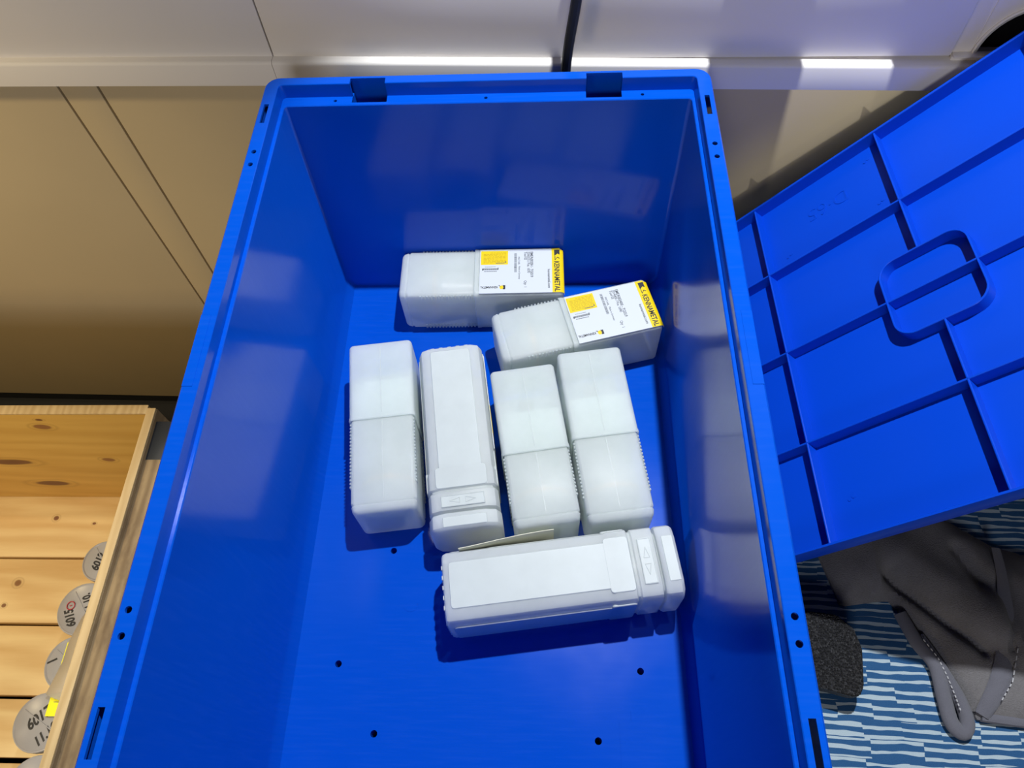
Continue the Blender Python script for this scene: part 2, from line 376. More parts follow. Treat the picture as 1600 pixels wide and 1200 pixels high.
# ------------------------------------------------------------------ the blue crate
H, L = 0.2785, 0.587
CR = thing('storage_crate', 'open blue plastic crate holding seven milky tool cases', 'crate', (0, 0, Z0))
def ring(x0, x1, y0, y1, r, z, n=6): return [(x, y, z) for x, y in rrect(x0, x1, y0, y1, r, n)]
bm = nb()
D = 0.0136
loft(bm, [
    ring(-0.172, 0.172, -L + 0.030, -0.030, 0.010, PZ), ring(-0.174, 0.174, -L + 0.028, -0.028, 0.012, PZ + 0.002),
    ring(-0.174, 0.174, -L + 0.028, -0.028, 0.012, -0.012), ring(-0.184, 0.184, -L + 0.023, -0.023, 0.012, -0.004),
    ring(-0.1885, 0.1885, -L + 0.0195, -0.0195, 0.010, 0.012), ring(-0.1885, 0.1885, -L + 0.0195, -0.0195, 0.008, H - D - 0.0025),
    ring(-0.1893, 0.1893, -L + 0.0085, -0.0085, 0.007, H - D - 0.0024), ring(-0.1893, 0.1893, -L + 0.0085, -0.0085, 0.007, H - 0.0024),
    ring(-0.1975, 0.1975, -L + 0.0025, -0.0025, 0.011, H - 0.0024), ring(-0.1975, 0.1975, -L + 0.0025, -0.0025, 0.011, H - 0.042),
    ring(-0.2, 0.2, -L, 0, 0.013, H - 0.042), ring(-0.2, 0.2, -L, 0, 0.013, H - 0.0012), ring(-0.1988, 0.1988, -L + 0.0012, -0.0012, 0.012, H),
    ring(-0.1880, 0.1880, -L + 0.0100, -0.0100, 0.0045, H), ring(-0.1875, 0.1875, -L + 0.0105, -0.0105, 0.004, H - 0.0006),
    ring(-0.1872, 0.1872, -L + 0.0110, -0.0110, 0.004, H - D), ring(-0.1848, 0.1848, -L + 0.0220, -0.0220, 0.0035, H - D),
    ring(-0.1842, 0.1842, -L + 0.0227, -0.0227, 0.003, H - D - 0.0008),
    ring(-0.1860, 0.1860, -L + 0.0235, -0.0235, 0.004, 0.014), ring(-0.1835, 0.1835, -L + 0.0235, -0.0235, 0.004, 0.0095),
    ring(-0.1830, 0.1830, -L + 0.0235, -0.0235, 0.004, 0.0080), ring(-0.1785, 0.1785, -L + 0.0235, -0.0235, 0.003, 0.0)])
body = obj('crate_body', bm, M_crate, CR)
cb = nb()
for s in (-1, 1):                                   # hand-strap slots and peg holes along the long sides
    for ya_, yb_ in (((-0.060, -0.036), (-0.556, -0.530))[0], ((-0.060, -0.036), (-0.556, -0.530))[1]):
        box(cb, s * 0.1935 - 0.0021 + (0.0006 if s > 0 else -0.0006) * 0, s * 0.1935 + 0.0021, ya_, yb_, H - 0.02, H + 0.01)
    for yy in (-0.0955, -0.1105, -0.477, -0.492): cyl(cb, s * 0.1935, yy, H - 0.02, H + 0.01, 0.0022, 14)
for x0, x1 in ((-0.1225, -0.0905), (0.0905, 0.1225)):   # hinge pockets in both short sides
    box(cb, x0, x1, -0.0193, -0.0036, H - 0.09, H + 0.01); box(cb, x0, x1, -L + 0.0036, -L + 0.0193, H - 0.09, H + 0.01)
for x in (-0.138, 0.0, 0.141): cyl(cb, x, -0.0165, H - D - 0.01, H + 0.01, 0.0016, 12)
boolean_cut(body, cb)
cb = nb()
for x, y in ((-0.098, -0.354), (-0.139, -0.461), (0.138, -0.464), (-0.0994, -0.519), (0.0977, -0.5217), (0.139, -0.12), (-0.139, -0.12)):
    cyl(cb, x, y, PZ - 0.01, 0.01, 0.0031, 16)
boolean_cut(body, cb)
# pocket side webs and outer ribs below the flange
bm = nb()
bm.free()
for x in (-0.1238, -0.0905, 0.0892, 0.1225):
    for ya_, yb_ in ((-0.0198, -0.0022), (-L + 0.0022, -L + 0.0198)):
        bm = nb(); box(bm, x, x + 0.0013, ya_, yb_, H - 0.042, H - D - 0.002); obj('pocket_web', bm, M_crate, CR)
for s in (-1, 1):
    bm = nb(); box(bm, s * 0.1955 - 0.0038, s * 0.1955 + 0.0038, -0.325, -0.2645, H - 0.0004, H + 0.00035, 0.0001, 1)
    obj('rim_inlay', bm, M_crate, CR)
bm = nb()
prism(bm, [(0.1775, -0.4965), (0.127, -0.4965), (0.127, -0.5060), (0.1165, -0.5060), (0.1165, -0.556), (0.1775, -0.556)], -0.0004, 0.00035)
obj('floor_inlay', bm, M_crate, CR)
bm = nb(); cyl(bm, -0.0765, -0.4065, -0.0004, 0.00025, 0.0068, 28); obj('mould_pin_mark', bm, M_crate, CR)

# ------------------------------------------------------------------ telescopic square cases
W = 0.066
def sq(x, hw, r, cz=W / 2, n=5): return [(x, y, z + cz) for y, z in rrect(-hw, hw, -hw, hw, r, n)]
def tele_case(name, label, Lc, s, x, y, rz, flip=False, group=None):
    """inner box from x=0 to past s, outer sleeve from s to Lc; flip turns it end for end"""
    if flip:
        x += Lc * math.cos(rz); y += Lc * math.sin(rz); rz += PI
    t = thing(name, label, 'tool case', (x, y, Z0 + 0.0004), rz, group)
    bm = nb(); hi = W / 2 - 0.0016
    loft(bm, [sq(0.0, hi - 0.0050, 0.004), sq(0.0008, hi - 0.0026, 0.005), sq(0.0030, hi - 0.0010, 0.005), sq(0.0070, hi - 0.0002, 0.0048),
              sq(0.0085, hi - 0.0009, 0.0048), sq(0.0105, hi, 0.0040), sq(s - 0.001, hi, 0.0040), sq(s + 0.002, hi - 0.001, 0.0042), sq(min(Lc - 0.012, s + 0.045), hi - 0.0011, 0.0042)], True, True)
    obj('inner_box', bm, M_milk, t)
    bm = nb()                                       # sleeve, open towards the inner box
    loft(bm, [sq(s + 0.0002, W / 2 - 0.0012, 0.0042), sq(s, W / 2 - 0.0002, 0.0040), sq(s + 0.0008, W / 2 + 0.0004, 0.0052), sq(s + 0.0040, W / 2 + 0.0002, 0.0052),
              sq(s + 0.0048, W / 2 - 0.0003, 0.0042), sq(Lc - 0.0035, W / 2, 0.0042), sq(Lc - 0.0010, W / 2 - 0.0010, 0.0042), sq(Lc, W / 2 - 0.0034, 0.004)], False, True)
    obj('outer_sleeve', bm, M_milk, t)
    bm = nb(); n = int((s - 0.024) / 0.0037)
    for i in range(n):
        xx = s - 0.0035 - i * 0.0037
        for sy in (-1, 1):
            for zz in (W - 0.0062, 0.0062):
                box(bm, xx - 0.0011, xx + 0.0011, sy * (hi - 0.0008) if sy > 0 else -hi - 0.0009, hi + 0.0009 if sy > 0 else -hi + 0.0008, zz - 0.0034, zz + 0.0034, 0.0004, 1)
    o = obj('ratchet_teeth', bm, M_milk, t); o['kind'] = 'stuff'
    bm = nb()
    box(bm, 0.012, s - 0.002, -0.00025, 0.00025, W / 2 + hi - 0.0003, W / 2 + hi + 0.0002); box(bm, s + 0.006, Lc - 0.006, -0.00025, 0.00025, W - 0.0003, W + 0.0002)
    if 'label' not in label: obj('mould_seam', bm, M_skin, t)
    else: bm.free()
    bm = nb()                                       # the tool inside, faintly visible through the plastic
    prof = [(0.012, 0.016), (0.030, 0.024), (0.034, 0.0265), (0.042, 0.0265), (0.046, 0.022), (Lc * 0.55, 0.012), (Lc * 0.72, 0.012), (Lc * 0.73, 0.009), (Lc * 0.86, 0.008)]
    loft(bm, [[(px, pr * math.cos(a * PI / 10), W / 2 - 0.004 + pr * math.sin(a * PI / 10)) for a in range(20)] for px, pr in prof])
    obj('tool_holder', bm, M_steel, t)
    bm = nb(); loft(bm, [[(px, 0.0272 * math.cos(a * PI / 10), W / 2 - 0.004 + 0.0272 * math.sin(a * PI / 10)) for a in range(20)] for px in (0.036, 0.040)])
    obj('holder_ring', bm, M_brass, t)
    return t

def product_label(t, x0, x1, y0, y1, rows):
    z = W + 0.0007
    LX, LY = x1 - x0, y1 - y0
    P = lambda a, b: (x0 + a * LX, y0 + b * LY)
    bm = nb(); box(bm, x0, x1, y0, y1, W - 0.0002, z, 0.0001, 1); lab = obj('label', bm, M_white, t); lab['label'] = 'white printed product label'
    def rect(bm, a0, a1, b0, b1, h): 
        (xa, ya_), (xb, yb_) = P(a0, b0), P(a1, b1); box(bm, xa, xb, ya_, yb_, z - 0.0001, z + h)
    bm = nb(); rect(bm, 0.898, 1.0, 0.0, 1.0, 0.00006)
    bm2 = [(x1 - 0.0002, z), (x1 + 0.0018, z - 0.0004), (x1 + 0.0036, z - 0.0020), (x1 + 0.0042, z - 0.0050)]
    loft(bm, [[(px, y0, pz), (px, y1 - 0.002, pz), (px - 0.0002, y1 - 0.002, pz - 0.0003), (px - 0.0002, y0, pz - 0.0003)] for px, pz in bm2])
    b = obj('label_band', bm, M_yel, lab); b['label'] = 'yellow brand band along the label edge'
    bm = nb(); rect(bm, 0.012, 0.352, 0.645, 0.965, 0.00006); obj('warning_panel', bm, M_yel, lab)
    bm = nb()
    for k in range(9):
        b0 = 0.925 - k * 0.029; a = 0.045 if k else 0.13
        while a < 0.325:
            wv = random.uniform(0.02, 0.06); rect(bm, a, min(a + wv, 0.33), b0 - 0.010, b0, 0.00011); a += wv + 0.008
    obj('small_print', bm, M_ochre, lab)
    bm = nb(); rect(bm, 0.20, 0.31, 0.672, 0.684, 0.00012); rect(bm, 0.315, 0.33, 0.69, 0.715, 0.00012)
    rect(bm, 0.03, 0.045, 0.515, 0.560, 0.0001); rect(bm, 0.225, 0.235, 0.530, 0.575, 0.0001)
    for k in range(16): rect(bm, 0.045 + k * 0.0115, 0.053 + k * 0.0115, 0.530, 0.555, 0.0001)
    for k in range(13): rect(bm, 0.055 + k * 0.0125, 0.064 + k * 0.0125, 0.485, 0.50, 0.0001)
    for k in range(11): rect(bm, 0.065 + k * 0.0125, 0.073 + k * 0.0125, 0.592, 0.602, 0.0001)
    rect(bm, 0.045, 0.228, 0.524, 0.528, 0.0001); rect(bm, 0.045, 0.228, 0.557, 0.561, 0.0001)
    for k in range(24):                             # code strip
        b0 = 0.90 - k * 0.0185 - random.uniform(0, 0.004); rect(bm, 0.430, 0.462, b0 - random.uniform(0.006, 0.012), b0, 0.0001)
    obj('fine_print', bm, M_grey, lab)
    zz = z + 0.00012
    def tx(s_, a, b, size, mat, rot=-PI / 2, bold=0.0, sx=1.0):
        px, py = P(a, b); text('lettering', s_, size, mat, lab, TM(px, py, zz, rot), bold, sx, 0, 0.00004)
    tx('KENNAMETAL', 0.928, 0.70, 0.0082, M_ink, bold=0.00016, sx=0.80)
    tx('kennametal.com', 0.845, 0.52, 0.0040, M_grey, bold=0.00006)
    tx(rows[0], 0.630, 0.93, 0.0047, M_grey, bold=0.00006, sx=0.86)
    tx(rows[1], 0.592, 0.93, 0.0042, M_grey, bold=0.00003, sx=0.86)
    tx('Tool 02', 0.555, 0.93, 0.0042, M_grey, bold=0.00003, sx=0.86)
    tx('Qty  1', 0.552, 0.27, 0.0042, M_grey, bold=0.00003, sx=0.86)
    tx('MAT.NR.', 0.478, 0.82, 0.0030, M_grey); tx('Made in Germany', 0.484, 0.60, 0.0028, M_grey, sx=0.9)
    tx('KENNAMETAL', 0.228, 0.155, 0.0040, M_ink, rot=PI, bold=0.00008, sx=0.74)
    # maker's mark on the band: black K wedge over an outlined arrow, and the small square one
    bm = nb()
    prism(bm, [P(0.930, 0.965), P(0.998, 0.965), P(0.998, 0.845), P(0.972, 0.875), P(0.932, 0.820)], z, z + 0.00012)
    for q in ([(0.934, 0.82), (0.942, 0.82), (0.942, 0.73), (0.934, 0.73)], [(0.934, 0.725), (0.942, 0.725), (0.972, 0.785), (0.966, 0.795)], [(0.966, 0.785), (0.972, 0.798), (0.997, 0.77), (0.992, 0.755)]):
        prism(bm, [P(*c) for c in q], z, z + 0.00012)
    obj('maker_mark', bm, M_ink, lab)
    bm = nb()
    prism(bm, [P(0.290, 0.085), P(0.322, 0.085), P(0.322, 0.175), P(0.290, 0.175), P(0.300, 0.13)], z, z + 0.0001)
    prism(bm, [P(0.235, 0.175), P(0.250, 0.175), P(0.262, 0.150), P(0.258, 0.145)], z, z + 0.0001)
    obj('small_maker_mark', bm, M_ink, lab)
    bm = nb(); prism(bm, [P(0.300, 0.13), P(0.288, 0.172), P(0.262, 0.165), P(0.248, 0.13), P(0.262, 0.088), P(0.288, 0.088)], z, z + 0.00008)
    obj('maker_arrow', bm, M_yel, lab)

grpT = 'square telescopic tool cases in the crate'
A = tele_case('tool_case', 'milky tool case with white and yellow label lying at the back of the crate', 0.1823, 0.0835, -0.109, -0.057, 0.0126, group=grpT)
product_label(A, 0.0895, 0.1790, -W / 2 + 0.001, W / 2 - 0.0035, ('EMEA0020H - TG019', '5206235 / Pos. 1070'))
B = tele_case('tool_case', 'milky tool case with white and yellow label lying askew by the right wall', 0.1731, 0.0755, 0.0018, -0.1432, 0.2535, group=grpT)
product_label(B, 0.0815, 0.1700, -W / 2 + 0.001, W / 2 - 0.0035, ('EMEA003400 - TG019', '5014400 / Pos. 1090'))
tele_case('tool_case', 'plain milky square tool case lying leftmost in the crate', 0.1878, 0.0975, -0.1214, -0.1495, -1.4445, True, grpT)
tele_case('tool_case', 'plain milky square tool case between the notched case and the rightmost plain one', 0.1690, 0.0735, 0.0286, -0.1812, -1.414, True, grpT)
tele_case('tool_case', 'plain milky square tool case lying rightmost in the row of four', 0.1848, 0.0850, 0.0974, -0.1603, -1.4335, True, grpT)

# ------------------------------------------------------------------ notched screw-cap cases
def screw_case(label, Lc, x, y, rz, group):
    t = thing('tool_case', label, 'tool case', (x, y, Z0 + 0.0004), rz, group)
    V = 0.068; c = V / 2
    def oc(xx, hw, ch): return [(xx, yy, zz + c) for yy, zz in rrect(-hw, hw, -hw, hw, ch, 2)]
    bm = nb()
    loft(bm, [oc(0.0, c - 0.0045, 0.008), oc(0.0012, c - 0.0022, 0.010), oc(0.004, c - 0.0010, 0.011), oc(Lc * 0.70, c - 0.0010, 0.011), oc(Lc * 0.715, c - 0.0002, 0.011),
              oc(Lc * 0.795, c - 0.0002, 0.011), oc(Lc * 0.802, c - 0.0022, 0.011), oc(Lc * 0.812, c - 0.0022, 0.011), oc(Lc * 0.818, c - 0.0008, 0.011),
              oc(Lc * 0.905, c - 0.0008, 0.011), oc(Lc * 0.912, c - 0.0045, 0.012), oc(Lc * 0.93, c - 0.006, 0.012)])
    obj('case_body', bm, M_milk2, t)
    bm = nb()                                       # broad raised panel on every face
    for k in range(4):
        b2 = nb()
        prism(b2, rrect(0.006, Lc * 0.735, -0.0205, 0.0205, 0.003, 3), c - 0.0025, c + 0.0001)
        prism(b2, rrect(Lc * 0.69, Lc * 0.797, -0.0245, 0.0245, 0.003, 3), c - 0.0025, c + 0.0002)
        for i in range(5): box(b2, -0.0006, 0.0030, -0.020 + i * 0.0088, -0.016 + i * 0.0088, c - 0.010, c - 0.0035, 0.0004, 1)
        bmesh.ops.bevel(b2, geom=[e for e in b2.edges if e.verts[0].co.z > c - 0.001 and e.verts[1].co.z > c - 0.001], offset=0.0005, segments=1, affect='EDGES')
        b2.transform(Matrix.Translation((0, 0, c)) @ Matrix.Rotation(k * PI / 2, 4, 'X'))
        me = bpy.data.meshes.new('tmp'); b2.to_mesh(me); b2.free(); bm.from_mesh(me); bpy.data.meshes.remove(me)
    obj('raised_panels', bm, M_skin, t)
    bm = nb(); a0, a1 = Lc * 0.835, Lc * 0.892
    prism(bm, rrect(a0, a1, -0.0205, 0.0205, 0.0005, 1), V - 0.0015, V + 0.0006)
    plq = obj('arrow_plate', bm, M_skin, t)
    bm = nb(); zt = V + 0.0006
    def outline(pts, wd=0.00035):
        for p, q in zip(pts, pts[1:] + pts[:1]):
            tube(bm, [(p[0], p[1], zt), (q[0], q[1], zt)], wd, 6)
    outline([(a0 + 0.0006, -0.0198), (a1 - 0.0006, -0.0198), (a1 - 0.0006, 0.0198), (a0 + 0.0006, 0.0198)])
    m = (a0 + a1) / 2
    outline([(m - 0.0026, 0.0025), (m + 0.0026, 0.0025), (m, 0.0120)]); outline([(m - 0.0026, -0.0030), (m + 0.0026, -0.0030), (m, -0.0125)])
    obj('embossed_arrows', bm, M_skin, plq)
    bm = nb()
    loft(bm, [oc(Lc * 0.917, c - 0.0050, 0.012), oc(Lc * 0.920, c - 0.0012, 0.013), oc(Lc * 0.930, c, 0.014), oc(Lc * 0.985, c, 0.014), oc(Lc * 0.995, c - 0.0016, 0.013), oc(Lc, c - 0.0040, 0.011)])
    cp = obj('screw_cap', bm, M_milk2, t)
    bm = nb(); box(bm, Lc * 0.938, Lc * 0.988, -0.0205, 0.0205, V - 0.0015, V + 0.0004, 0.0006, 1); obj('cap_facet', bm, M_skin, cp)
    bm = nb(); prof = [(0.02, 0.010), (Lc * 0.5, 0.010), (Lc * 0.52, 0.020), (Lc * 0.74, 0.022), (Lc * 0.76, 0.0255), (Lc * 0.85, 0.0255), (Lc * 0.86, 0.018), (Lc * 0.95, 0.014)]
    loft(bm, [[(px, pr * math.cos(a * PI / 10), V / 2 - 0.004 + pr * math.sin(a * PI / 10)) for a in range(20)] for px, pr in prof])
    obj('tool_holder', bm, M_steel, t)
    return t, c, V
grpS = 'notched screw-cap tool cases'
Dt, c_, V_ = screw_case('milky notched tool case with screw cap lying second from left with a yellow side label', 0.1997, -0.0475, -0.1554, -1.4328, grpS)
bm = nb(); box(bm, 0.012, 0.120, c_ - 0.0002, c_ + 0.0006, 0.012, V_ - 0.010, 0.0001, 1); lb = obj('label', bm, M_white, Dt)
bm = nb(); box(bm, 0.071, 0.103, c_ + 0.0003, c_ + 0.0008, 0.012, V_ - 0.010); obj('warning_panel', bm, M_yel, lb)
bm = nb()
for k in range(9): box(bm, 0.030 + k * 0.004, 0.0325 + k * 0.004, c_ + 0.0003, c_ + 0.0008, 0.030 + (k % 3) * 0.004, 0.052)
obj('fine_print', bm, M_grey, lb)
Gt, c_, V_ = screw_case('milky notched tool case with screw cap lying crosswise in front of the row', 0.2100, -0.0376, -0.4068, 0.1345, grpS)
bm = nb(); n = 12                                    # label edge lifting off the rear side
loft(bm, [[(0.016 + 0.088 * i / n, c_ - 0.0006 + 0.0066 * math.sin(PI * 0.5 * i / n) ** 1.3, z) for z in (V_ * 0.25, V_ - 0.0045)] +
          [(0.016 + 0.088 * i / n, c_ - 0.0001 + 0.0066 * math.sin(PI * 0.5 * i / n) ** 1.3, z) for z in (V_ - 0.0045, V_ * 0.25)] for i in range(n + 1)])
obj('label', bm, M_cream, Gt)['label'] = 'cream paper label lifting off the rear side'

# ------------------------------------------------------------------ the lid, leaning underside up
Rl = Matrix(((0.6712, 0.0010, -0.7413), (0.0454, 0.9981, 0.0424), (0.7399, -0.0621, 0.6698)))
xa = Vector((0.6712, 0.0454, 0.7399)).normalized(); za = Vector((-0.7413, 0.0424, 0.6698)); za = (za - za.dot(xa) * xa).normalized(); ya3 = za.cross(xa)
Rl = Matrix((xa, ya3, za)).transposed().to_4x4()
LD = bpy.data.objects.new('crate_lid', None); C.objects.link(LD)
LD.matrix_world = Matrix.Translation((0.3839, -0.1741, 0.1932 + Z0)) @ Rl
tag(LD, 'blue ribbed crate lid leaning underside up beside the crate', 'crate lid')
RH = 0.0125
bm = nb(); prism(bm, rrect(-0.2955, 0.2955, -0.1975, 0.1975, 0.012, 5), -RH - 0.0022, -RH); plate = obj('lid_plate', bm, M_lid, LD)
bm = nb()
def rr3(i, z, r): return [(x, y, z) for x, y in rrect(-0.2975 + i, 0.2975 - i, -0.1995 + i, 0.1995 - i, r, 5)]
loft(bm, [rr3(0.0003, -RH - 0.003, 0.012), rr3(0, -RH - 0.001, 0.012), rr3(0.0, 0.0010, 0.012), rr3(0.0004, 0.0016, 0.012), rr3(0.0020, 0.0016, 0.010), rr3(0.0025, 0.0010, 0.010), rr3(0.0028, -RH, 0.010), rr3(0.0028, -RH - 0.003, 0.010)], False, False)
R_ = bm.verts[:]; n = len(R_) // 8
for i in range(n):
    j = (i + 1) % n; bm.faces.new((R_[i], R_[j], R_[7 * n + j], R_[7 * n + i]))
obj('lid_rim', bm, M_lid, LD)
def rib(x0, x1, y0, y1):
    bm = nb(); w0, w1 = 0.0014, 0.0009
    if abs(x1 - x0) > abs(y1 - y0):
        y = y0; loft(bm, [[(x, y - w0, -RH - 0.0005), (x, y + w0, -RH - 0.0005), (x, y + w1, -0.0004), (x, y + w1 * 0.5, 0), (x, y - w1 * 0.5, 0), (x, y - w1, -0.0004)] for x in (x0, x1)])
    else:
        x = x0; loft(bm, [[(x - w0, y, -RH - 0.0005), (x + w0, y, -RH - 0.0005), (x + w1, y, -0.0004), (x + w1 * 0.5, y, 0), (x - w1 * 0.5, y, 0), (x - w1, y, -0.0004)] for y in (y0, y1)])
    return obj('rib', bm, M_lid, LD)
for x in (-0.1403, 0.1403): rib(x, x, -0.197, 0.197)
rib(0, 0, 0.0400, 0.197); rib(0, 0, -0.197, -0.0400)
rib(-0.2955, 0.2955, 0.101, 0.101); rib(-0.2955, 0.2955, -0.101, -0.101); rib(-0.2955, 0.2955, 0, 0)
bm = nb()
def ho(i, z, r=0.016): return [(x, y, z) for x, y in rrect(-0.0385 - i, 0.0385 + i, -0.0405 - i, 0.0405 + i, r + i, 7)]
loft(bm, [ho(0.0012, -RH - 0.0005), ho(0.0009, -0.0003), ho(0.0005, 0.0002), ho(-0.0005, 0.0002), ho(-0.0009, -0.0003), ho(-0.0012, -RH - 0.0005)], False, False)
obj('handle_recess_rim', bm, M_lid, LD)
# small moulded pips and the embossed size mark
for x, y in ((-0.121, 0.121), (-0.020, 0.181), (-0.020, 0.121), (-0.12, -0.16)):
    bm = nb(); cyl(bm, x, y, -RH - 0.0004, -RH + 0.0005, 0.0016, 14); cyl(bm, x + 0.004, y + 0.002, -RH - 0.0004, -RH + 0.0004, 0.0020, 12); obj('moulded_pip', bm, M_lid, LD)
text('embossed_mark', 'D·65', 0.023, M_lid, LD, TM(-0.044, 0.164, -RH + 0.0001, PI) , -0.0002, 1.0, 0, 0.0004)
# what carries the lid's raised end, hidden beneath it
bm = nb(); box(bm, 0.525, 0.60, -0.10, 0.015, Z0 + PZ, Z0 + 0.318, 0.004)
FC = thing('lid_support_box', 'narrow dark grey box standing under the raised end of the lid', 'box', (0.56, -0.04, Z0 + PZ))
obj('box_body', bm, simple('dark_grey_case', (0.05, 0.05, 0.055), 0.6), FC, rel=(0.56, -0.04, Z0 + PZ))

# ------------------------------------------------------------------ foam block and garment on the carpet
FB = thing('foam_block', 'black speckled foam block on the carpet against the right crate wall', 'foam block', (0.285, -0.44, Z0 + PZ))
bm = nb()
prism(bm, [(0.232, -0.402), (0.322, -0.412), (0.336, -0.425), (0.3365, -0.437), (0.3395, -0.441), (0.334, -0.474), (0.329, -0.482), (0.323, -0.483), (0.300, -0.477), (0.232, -0.463)], Z0 - 0.012, Z0 + 0.001)
bmesh.ops.bevel(bm, geom=[e for e in bm.edges], offset=0.0012, segments=2, affect='EDGES')
obj('foam_top', bm, M_foam, FB, rel=FB.location)
bm = nb(); box(bm, 0.235, 0.318, -0.470, -0.410, Z0 + PZ, Z0 - 0.0115, 0.002); obj('foam_base', bm, M_foam, FB, rel=FB.location)

def inside(p, poly):
    x, y = p; c = False
    for (x1, y1), (x2, y2) in zip(poly, poly[1:] + poly[:1]):
        if (y1 > y) != (y2 > y) and x < (x2 - x1) * (y - y1) / (y2 - y1) + x1: c = not c
    return c
def edist(p, poly):
    best = 9; bp = p
    for (x1, y1), (x2, y2) in zip(poly, poly[1:] + poly[:1]):
        dx, dy = x2 - x1, y2 - y1; t = max(0, min(1, ((p[0] - x1) * dx + (p[1] - y1) * dy) / (dx * dx + dy * dy)))
        q = (x1 + t * dx, y1 + t * dy); d = math.hypot(p[0] - q[0], p[1] - q[1])
        if d < best: best = d; bp = q
    return best, bp
def drape(poly, step, height, folds, thick=0.004, base=PZ):
    xs = [p[0] for p in poly]; ys = [p[1] for p in poly]; bm = nb(); V = {}
    nx = int((max(xs) - min(xs)) / step) + 2; ny = int((max(ys) - min(ys)) / step) + 2
    def vert(i, j):
        if (i, j) in V: return V[(i, j)]
        p = (min(xs) + i * step, min(ys) + j * step); d, q = edist(p, poly)
        ins = inside(p, poly)
        if not ins: p = q; d = 0
        elif d < step * 0.5: p = q; d = 0
        z = thick + height * (1 - math.exp(-d / 0.018))
        for (ax, ay, bx, by, amp, wd) in folds:
            dx, dy = bx - ax, by - ay; t = max(0, min(1, ((p[0] - ax) * dx + (p[1] - ay) * dy) / (dx * dx + dy * dy)))
            dd = math.hypot(p[0] - ax - t * dx, p[1] - ay - t * dy)
            z += amp * math.exp(-(dd / wd) ** 2) * min(1, d / 0.008)
        z += 0.0012 * math.sin(p[0] * 90 + 3 * math.sin(p[1] * 50)) * min(1, d / 0.01)
        V[(i, j)] = bm.verts.new((p[0], p[1], Z0 + base + max(z, 0.002))); return V[(i, j)]
    for i in range(nx):
        for j in range(ny):
            c = (min(xs) + (i + 0.5) * step, min(ys) + (j + 0.5) * step)
            if inside(c, poly): bm.faces.new((vert(i, j), vert(i + 1, j), vert(i + 1, j + 1), vert(i, j + 1)))
    bmesh.ops.remove_doubles(bm, verts=bm.verts, dist=1e-5)
    ext = bmesh.ops.extrude_edge_only(bm, edges=[e for e in bm.edges if e.is_boundary])
    for v in [g for g in ext['geom'] if isinstance(g, bmesh.types.BMVert)]: v.co.z = Z0 + base + 0.0003
    return bm
GR = thing('fleece_garment', 'crumpled grey knitted garment with a hemmed edge on the carpet under the lid', 'garment', (0.45, -0.38, Z0 + PZ))
poly = [(0.315, -0.300), (0.329, -0.360), (0.338, -0.398), (0.372, -0.393), (0.385, -0.392), (0.402, -0.418), (0.412, -0.438), (0.4275, -0.471), (0.438, -0.497), (0.480, -0.501), (0.62, -0.495), (0.66, -0.40), (0.62, -0.345),
        (0.528, -0.347), (0.498, -0.338), (0.466, -0.315), (0.44, -0.295), (0.42, -0.25), (0.33, -0.26)]
bm = drape(poly, 0.0035, 0.020, [(0.385, -0.37, 0.455, -0.44, -0.012, 0.006), (0.40, -0.352, 0.468, -0.430, 0.007, 0.018), (0.368, -0.30, 0.374, -0.392, 0.005, 0.006), (0.455, -0.345, 0.47, -0.38, -0.008, 0.007),
                                 (0.47, -0.41, 0.49, -0.45, 0.006, 0.016), (0.50, -0.34, 0.475, -0.44, -0.006, 0.004)])
obj('cloth_body', bm, M_gar, GR, rel=GR.location)
def onfloor(pts, z): return [(x, y, Z0 + PZ + z) for x, y in pts]
bm = nb()
tube(bm, smooth_path([(0.491, -0.345, Z0 + PZ + 0.021), (0.487, -0.375, Z0 + PZ + 0.023), (0.476, -0.425, Z0 + PZ + 0.023), (0.462, -0.462, Z0 + PZ + 0.021), (0.441, -0.494, Z0 + PZ + 0.008)]), stretch([0.004, 0.005, 0.0085, 0.0095, 0.006]), 12, 0.35)
tube(bm, [(0.441, -0.494, Z0 + PZ + 0.005), (0.480, -0.499, Z0 + PZ + 0.005), (0.56, -0.496, Z0 + PZ + 0.005)], 0.005, 10, 0.8)
obj('hem', bm, M_hem, GR, rel=GR.location)
bm = nb()
loop = [(0.391, -0.405), (0.400, -0.432), (0.411, -0.452), (0.412, -0.480), (0.4135, -0.500), (0.421, -0.508), (0.427, -0.500), (0.4255, -0.482), (0.419, -0.462), (0.413, -0.445), (0.405, -0.425)]
tube(bm, smooth_path([(x, y, Z0 + PZ + 0.007 + 0.001 * math.sin(i)) for i, (x, y) in enumerate(loop)]), stretch([0.006, 0.0064, 0.0062, 0.0066, 0.0066, 0.0066, 0.0064, 0.006, 0.0054, 0.0048, 0.004]), 12, 0.9)
obj('drawcord_loop', bm, M_hem, GR, rel=GR.location)['label'] = 'thick looped hem with pale stitching'
bm = nb()
sline = [(0.404, -0.430), (0.413, -0.446), (0.417, -0.462), (0.4195, -0.478), (0.421, -0.492)]
for i in range(16):
    t = i / 16 * 4; k = int(t); f = t - k
    a = Vector(sline[k]).lerp(Vector(sline[k + 1]), f); t2 = min(3.999, t + 0.14); k2 = int(t2); b = Vector(sline[k2]).lerp(Vector(sline[k2 + 1]), t2 - k2)
    tube(bm, [(a.x, a.y, Z0 + PZ + 0.0132), (b.x, b.y, Z0 + PZ + 0.0132)], 0.0005, 5)
sl2 = [(0.478, -0.44, 0.0288), (0.466, -0.468, 0.0262), (0.454, -0.484, 0.0205)]
